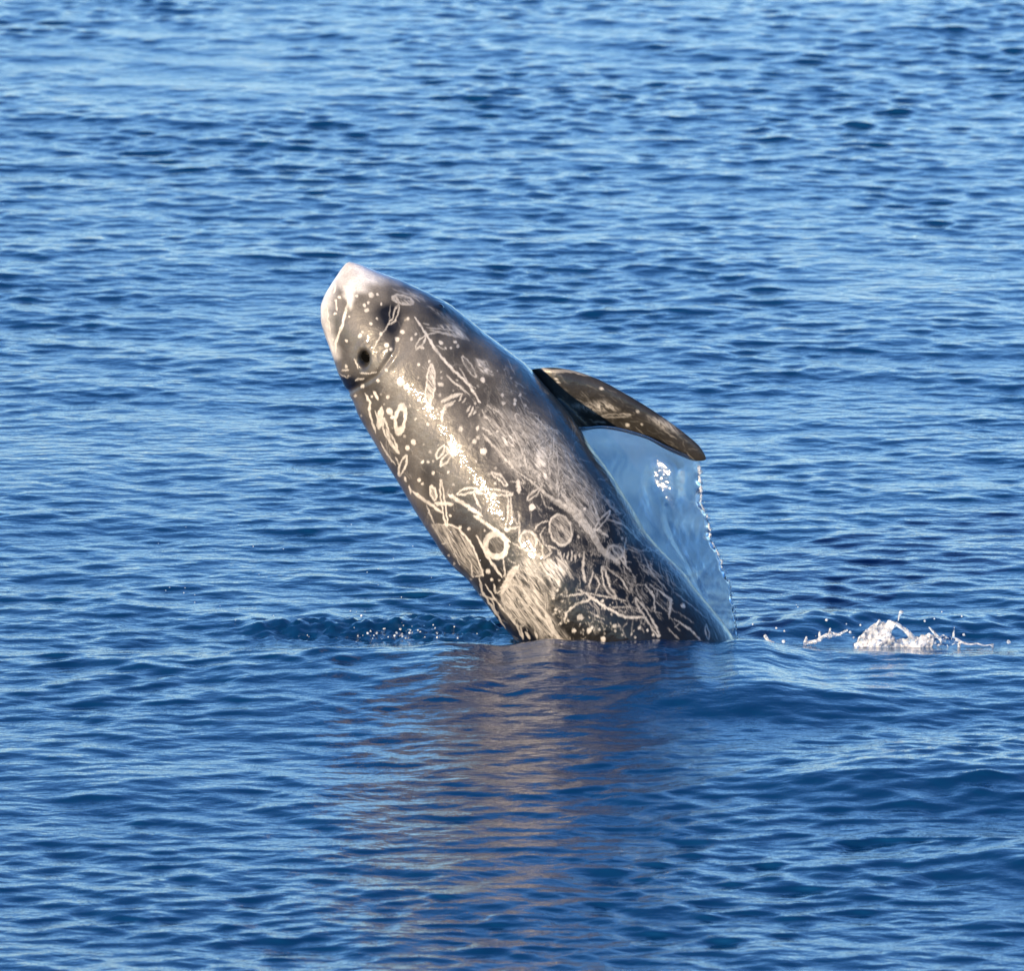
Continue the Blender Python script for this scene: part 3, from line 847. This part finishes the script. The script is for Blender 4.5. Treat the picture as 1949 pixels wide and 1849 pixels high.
def lens(name, px, py, rx, ry, sink, mat, rise=.75, roll=0.0, n=20, k=8):
    """low dome set into the skin"""
    p, nrm, ax = surface_point(px, py)
    t1 = ax - nrm * (ax @ nrm); t1 /= np.linalg.norm(t1); t2 = np.cross(nrm, t1)
    t1, t2 = t1 * math.cos(roll) + t2 * math.sin(roll), t2 * math.cos(roll) - t1 * math.sin(roll)
    vs = []; fs = []
    for a in range(k):
        e = (a + .5) / k * math.pi / 2
        for j in range(n):
            w = 2 * math.pi * j / n
            vs.append(p + t1 * rx * math.cos(e) * math.cos(w) + t2 * ry * math.cos(e) * math.sin(w) + nrm * (min(rx, ry) * rise * math.sin(e) - sink))
    for a in range(k - 1):
        for j in range(n):
            fs.append((a * n + j, a * n + (j + 1) % n, (a + 1) * n + (j + 1) % n, (a + 1) * n + j))
    return mesh_obj(name, np.array(vs) - base, fs, mat, dolphin)


PIT_SHADE = plain('blowhole_shade', (.003, .003, .003), 1.0, 0.0, 0.0)  # flat black standing in for the shade down the blowhole
EYE = plain('dark_eye', (.008, .007, .007), .12, 1.0)
bl = lens('blowhole', 693, 684, .021, .0145, -.017, PIT_SHADE, .05)
bl['label'] = 'black open blowhole in a hollow of the head'
ey = lens('eye', 840, 585, .014, .010, .004, EYE)
ey['label'] = 'small dark eye on the shaded side of the head'

# ------------------------------------------------------------------ sheet of water hanging from the flipper
def make_sheet():
    right = np.array([(1331, 872), (1331, 890), (1335, 929), (1335, 961), (1346, 980), (1352, 1020), (1363, 1047), (1372, 1065), (1379, 1090), (1388, 1111),
                      (1395, 1147), (1400, 1179), (1404, 1217), (1407, 1250)], float)
    top = np.array([(1090, 812), (1122, 812), (1140, 810), (1168, 812), (1202, 820), (1237, 832), (1258, 843), (1292, 858), (1320, 868), (1331, 872)], float)
    left_y = np.linspace(812, 1250, 60)
    lb = np.interp(left_y, RIGHT[:, 1], RIGHT[:, 0]) - 16
    nrow, ncol = 150, 90
    q = np.linspace(0, 1, nrow)
    v = np.linspace(0, 1, ncol)
    T = spline(top, ncol); Rt = spline(right, nrow)
    Lx = np.interp(np.linspace(812, 1250, nrow), left_y, lb); Ly = np.linspace(812, 1250, nrow)
    Lx[0], Ly[0] = top[0]
    # Coons patch between body flank, flipper edge and the free rim
    B = np.stack([np.linspace(Lx[-1], Rt[-1, 0], ncol), np.linspace(Ly[-1], Rt[-1, 1], ncol)], -1)
    qq, vv = q[:, None, None], v[None, :, None]
    Lp = np.stack([Lx, Ly], -1)
    S = (1 - qq) * T[None] + qq * B[None] + (1 - vv) * Lp[:, None] + vv * Rt[:, None] \
        - ((1 - qq) * (1 - vv) * T[0] + (1 - qq) * vv * T[-1] + qq * (1 - vv) * B[0] + qq * vv * B[-1])
    PX, PY = S[..., 0], S[..., 1]
    jag = 1.2 * wobble(PY, PY * 0, 26, 401) + .7 * wobble(PY, PY * 0, 9, 402)
    PX = PX + jag * smoothstep(.8, 1, v)[None, :] * smoothstep(.02, .15, q)[:, None]
    limb = np.interp(PY, edge_py[5:], BODY[5:, lim, 1])
    tipy = root_y - .05
    dep = limb * (1 - v[None]) + (tipy * (1 - q[:, None]) + (limb - .01) * q[:, None]) * v[None] + .02
    wav = .012 * wobble(PX, PY, 140, 411) + .0035 * wobble(PX, PY, 50, 412) + .0016 * wobble(PX, PY * .6, 18, 413, 16)
    # a fold turned towards the sun
    gl = np.exp(-(((PX - 1262) / 34) ** 2 + ((PY - 925) / 66) ** 2) ** 2)
    ci, cj = np.unravel_index(np.argmin(np.hypot(PX - 1262, PY - 925)), PX.shape)
    near_ = np.hypot(PX - 1262, PY - 925) < 14
    A_ = np.stack([(PX - 1262)[near_], (PY - 925)[near_], np.ones(near_.sum())], -1)
    g0, g1, _ = np.linalg.lstsq(A_, dep[near_] * U, rcond=None)[0]
    wav = wav * (1 - gl) - gl * ((HALF[0] / abs(HALF[1]) - g0) * (PX - 1262) - (HALF[2] / abs(HALF[1]) + g1) * (PY - 925)) / U
    fold, _ = seg_dist(PX, PY, [(1268, 965), (1270, 990), (1285, 1030), (1312, 1075), (1340, 1140)])
    dep = dep - wav * smoothstep(0, .1, q)[:, None] - .008 * np.exp(-(fold / 7) ** 2)
    th = .003 + .006 * smoothstep(.93, 1, v)[None, :] * (1 + .6 * wobble(PY, PX * 0, 22, 421)) + .0025 * np.exp(-(fold / 6) ** 2)
    Fr, Bk = lift(PX, PY, dep - th), lift(PX, PY, dep + th)
    n = nrow * ncol
    Vv = np.concatenate([Fr.reshape(-1, 3), Bk.reshape(-1, 3)])
    ix = np.arange(n).reshape(nrow, ncol)
    f1 = np.stack([ix[:-1, :-1], ix[1:, :-1], ix[1:, 1:], ix[:-1, 1:]], -1).reshape(-1, 4)
    f2 = f1[:, ::-1] + n
    rim = np.concatenate([ix[0, :], ix[1:, -1], ix[-1, -2::-1], ix[-2:0:-1, 0]])
    rn = np.roll(rim, -1)
    f3 = np.stack([rim, rn, rn + n, rim + n], -1)
    o = mesh_obj('water_sheet', Vv, np.concatenate([f1, f2, f3]), FILM)
    tag(o, 'thin translucent curtain of water falling from the raised flipper beside the dolphin', 'water sheet')
    return Rt, Fr[:, -1], o


RIM, RIM3, SHEET = make_sheet()

# ------------------------------------------------------------------ splashes and drops
def ico(n=1):
    import bmesh
    bm = bmesh.new(); bmesh.ops.create_icosphere(bm, subdivisions=n, radius=1)
    v = np.array([x.co[:] for x in bm.verts]); f = np.array([[q.index for q in p.verts] for p in bm.faces]); bm.free()
    return v, f


IV, IF = ico(2)


def blobs(name, items, mat, voxel=None, rough=0.0, seed=1):
    """rounded lumps of water; with a voxel size they run together into one skin"""
    r = np.random.default_rng(seed)
    vs, fs, k = [], [], 0
    for c, rad in items:
        rad = np.broadcast_to(np.asarray(rad, float), 3)
        p = IV * rad * (1 + rough * r.normal(0, 1, (len(IV), 1))) + np.asarray(c)
        vs.append(p); fs.append(IF + k); k += len(IV)
    o = mesh_obj(name, np.concatenate(vs), np.concatenate(fs), mat)
    if voxel:
        md = o.modifiers.new('merge', 'REMESH'); md.mode = 'VOXEL'; md.voxel_size = voxel; md.use_smooth_shade = True
        sm = o.modifiers.new('relax', 'SMOOTH'); sm.factor = .5; sm.iterations = 5
    return o


def strand(pts, r0, r1, depth, n=14):
    pts = np.asarray(pts, float); out = []
    t = np.linspace(0, 1, len(pts)); q = np.linspace(0, 1, n)
    for i, u in enumerate(q):
        x, y = np.interp(u, t, pts[:, 0]), np.interp(u, t, pts[:, 1])
        out.append((lift(np.array(x), np.array(y), np.array(depth)), r0 + (r1 - r0) * u))
    return out


rs = np.random.default_rng(23)
Z6 = lambda x, y: (1400 + x * .2817, 1140 + y * .2817)


def heap(poly, depth, n, rmin, rmax, spread=.05):
    q = np.array([Z6(*p) for p in poly]); out = []
    while len(out) < n:
        x, y = rs.uniform(q[:, 0].min(), q[:, 0].max()), rs.uniform(q[:, 1].min(), q[:, 1].max())
        ins = False
        for (p0, p1) in zip(q, np.roll(q, -1, 0)):
            if (p0[1] > y) != (p1[1] > y) and x < (p1[0] - p0[0]) * (y - p0[1]) / (p1[1] - p0[1]) + p0[0]: ins = not ins
        if not ins: continue
        c = lift(np.array(x), np.array(y), np.array(depth + rs.normal(0, spread)))
        d = rs.normal(0, 1, 3) * (1, .6, 1); d /= np.linalg.norm(d)
        ln, r0 = rs.uniform(.01, .035), rs.uniform(rmin, rmax)
        for k in range(6):
            out.append((c + d * ln * (k / 5 - .5), r0 * (1 - .6 * abs(k / 5 - .5))))
    return out


def veil(poly, depth, n, rmin, rmax):
    out = []
    xs = [p[0] for p in poly]; ys = [p[1] for p in poly]
    while len(out) < n:
        x, y = rs.uniform(min(xs), max(xs)), rs.uniform(min(ys), max(ys))
        if not inside(x, y, poly): continue
        px, py = Z6(x, y); r0 = rs.uniform(rmin, rmax)
        out.append((lift(np.array(px), np.array(py), np.array(depth + .010 * math.sin(x * .021 + y * .03) + rs.normal(0, .002))), np.array([r0 * rs.uniform(.5, 1.2), .0034, r0 * rs.uniform(.5, 1.3)])))
    return out


SD = -.10
S = lambda pts, a, bb, n=16: strand([Z6(*p) for p in pts], a, bb, SD, n)
PEAK = [(810, 350), (820, 300), (880, 225), (960, 170), (1050, 150), (1090, 185), (1050, 230), (1070, 280), (1200, 275), (1300, 240), (1350, 260), (1350, 350)]
main = heap(PEAK, SD, 260, .0014, .003, .014) + veil(PEAK, SD, 420, .007, .012)
main += S([(1090, 170), (1150, 210), (1190, 250), (1200, 270)], .008, .013) + S([(1105, 150), (1115, 110), (1125, 92)], .003, .008) + S([(960, 180), (978, 150)], .005, .006)
main += heap([(815, 348), (830, 318), (1340, 318), (1350, 350)], SD, 420, .0014, .0034, .03)
o = blobs('splash', main, FOAM, .0027, .10, 2)
tag(o, 'tall peaked white splash thrown up behind the wave, the largest one', 'splash', 'splashes along the crest behind the dolphin')
right = heap([(1345, 260), (1420, 250), (1520, 280), (1540, 310), (1450, 320), (1350, 345)], SD, 420, .0014, .0032, .016)
right += S([(1315, 195), (1355, 240), (1400, 285)], .004, .008) + S([(1485, 195), (1480, 260)], .003, .006) + S([(1500, 275), (1540, 298), (1590, 312), (1640, 305), (1690, 320), (1745, 312)], .006, .003, 40)
right += S([(1520, 310), (1512, 365)], .006, .006) + S([(1745, 310), (1742, 360)], .005, .007)
o = blobs('splash', right, FOAM, .0027, .08, 3)
tag(o, 'ragged low splash with upright fingers joined by a stringy thread of water', 'splash', 'splashes along the crest behind the dolphin')
left = S([(475, 305), (485, 262)], .008, .005) + S([(505, 300), (560, 285), (610, 250), (650, 235), (700, 245), (760, 215)], .008, .005, 40) + S([(640, 235), (645, 205)], .005, .005)
left += S([(570, 265), (575, 230)], .004, .006) + heap([(500, 305), (570, 285), (640, 235), (720, 245), (700, 265), (600, 265), (560, 305)], SD, 240, .0014, .0030, .012)
o = blobs('splash', left, FOAM, .0027, .08, 4)
tag(o, 'small branching splash between the dolphin and the tall white splash', 'splash', 'splashes along the crest behind the dolphin')
tiny = S([(205, 255), (225, 285), (265, 300)], .008, .004)
o = blobs('splash', tiny, FOAM, .0027, .05, 5)
tag(o, 'tiny tongue of white water just beside the body of the dolphin', 'splash', 'splashes along the crest behind the dolphin')

# the sheet's free edge gathers into a beaded thread
thread = []
for i in np.arange(4, len(RIM3) - 8, .5):
    p = RIM3[int(i)] * (1 - i % 1) + RIM3[int(i) + 1] * (i % 1)
    r0 = .0022 + .0012 * math.sin(i * .9) + abs(rs.normal(0, .0009)) + (.003 if rs.random() < .07 else 0)
    thread.append((p + rs.normal(0, .0016, 3), max(r0 * (1.1 if i < 40 else .8), .001)))
th_o = blobs('beaded_rim', thread, FOAM, .0022, .05, 9)
th_o.parent = SHEET
th_o['label'] = 'white beaded thread of drops along the free edge of the sheet'

# loose drops: nobody could count them
drops = []
for x, y, r in ((330, 292, 3.6), (1855, 295, 4.2), (1550, 245, 2.6), (620, 145, 2.8), (280, 200, 2), (120, 175, 1.6), (335, 220, 1.8), (805, 265, 2.2), (780, 228, 2.8), (850, 180, 2.2),
                (1350, 137, 1.6), (1285, 152, 2.4), (1535, 120, 1.4), (1720, 410, 3.2), (1700, 412, 2.4), (1885, 358, 2.6), (1875, 405, 1.8), (1600, 342, 2.6), (1630, 380, 1.8), (755, 172, 1.5), (1400, 90, 1.2), (1940, 380, 1.5)):
    px, py = Z6(x, y)
    drops.append((lift(np.array(px), np.array(py), np.array(SD + rs.normal(0, .1))), r / U * (1 if r > 2 else 1.1)))
for _ in range(95):                                                    # churn left of the body
    px = 755 + rs.normal(0, 70); py = 1222 - abs(rs.normal(0, 13)) + (750 - px) * .03
    drops.append((lift(np.array(px), np.array(py), np.array(.12 + rs.normal(0, .07))), rs.uniform(.8, 2.6) / U))
for _ in range(45):                                                    # flung far out over the water
    px, py = rs.uniform(300, 960), 1200 - abs(rs.normal(0, 130))
    drops.append((lift(np.array(px), np.array(py), np.array(rs.uniform(-.3, .6))), rs.uniform(.6, 1.3) / U))
for i in range(70):                                                    # beads shed along the free rim of the sheet
    p = RIM[int(rs.integers(6, len(RIM) - 4))]
    drops.append((lift(np.array(p[0] + abs(rs.normal(0, 3.5))), np.array(p[1]), np.array(root_y - .03 + rs.normal(0, .02))), rs.uniform(.7, 2.3) / U))
for _ in range(14):
    drops.append((lift(np.array(rs.uniform(1400, 1560)), np.array(rs.uniform(1130, 1215)), np.array(rs.uniform(-.2, .3))), rs.uniform(.6, 1.2) / U))
o = blobs('spray_drops', drops, FOAM, None, .06, 6)
tag(o, 'scattered white drops of spray flung around the leaping dolphin', 'spray', kind='stuff')
# frothy clots riding on the churned ridge
froth = []
for _ in range(150):
    px = np.clip(760 + rs.normal(0, 75), 560, 965); py = 1217 - abs(rs.normal(0, 9)) + (760 - px) * .03
    froth.append((lift(np.array(px), np.array(py), np.array(.16 + rs.normal(0, .05))), np.array([rs.uniform(2, 5), 2, rs.uniform(1, 2.4)]) / U))
o = blobs('churned_water', froth, FILM, .003, .1, 7)
tag(o, 'glassy churned water boiling up on the dark ridge left of the dolphin', 'churn', kind='stuff')
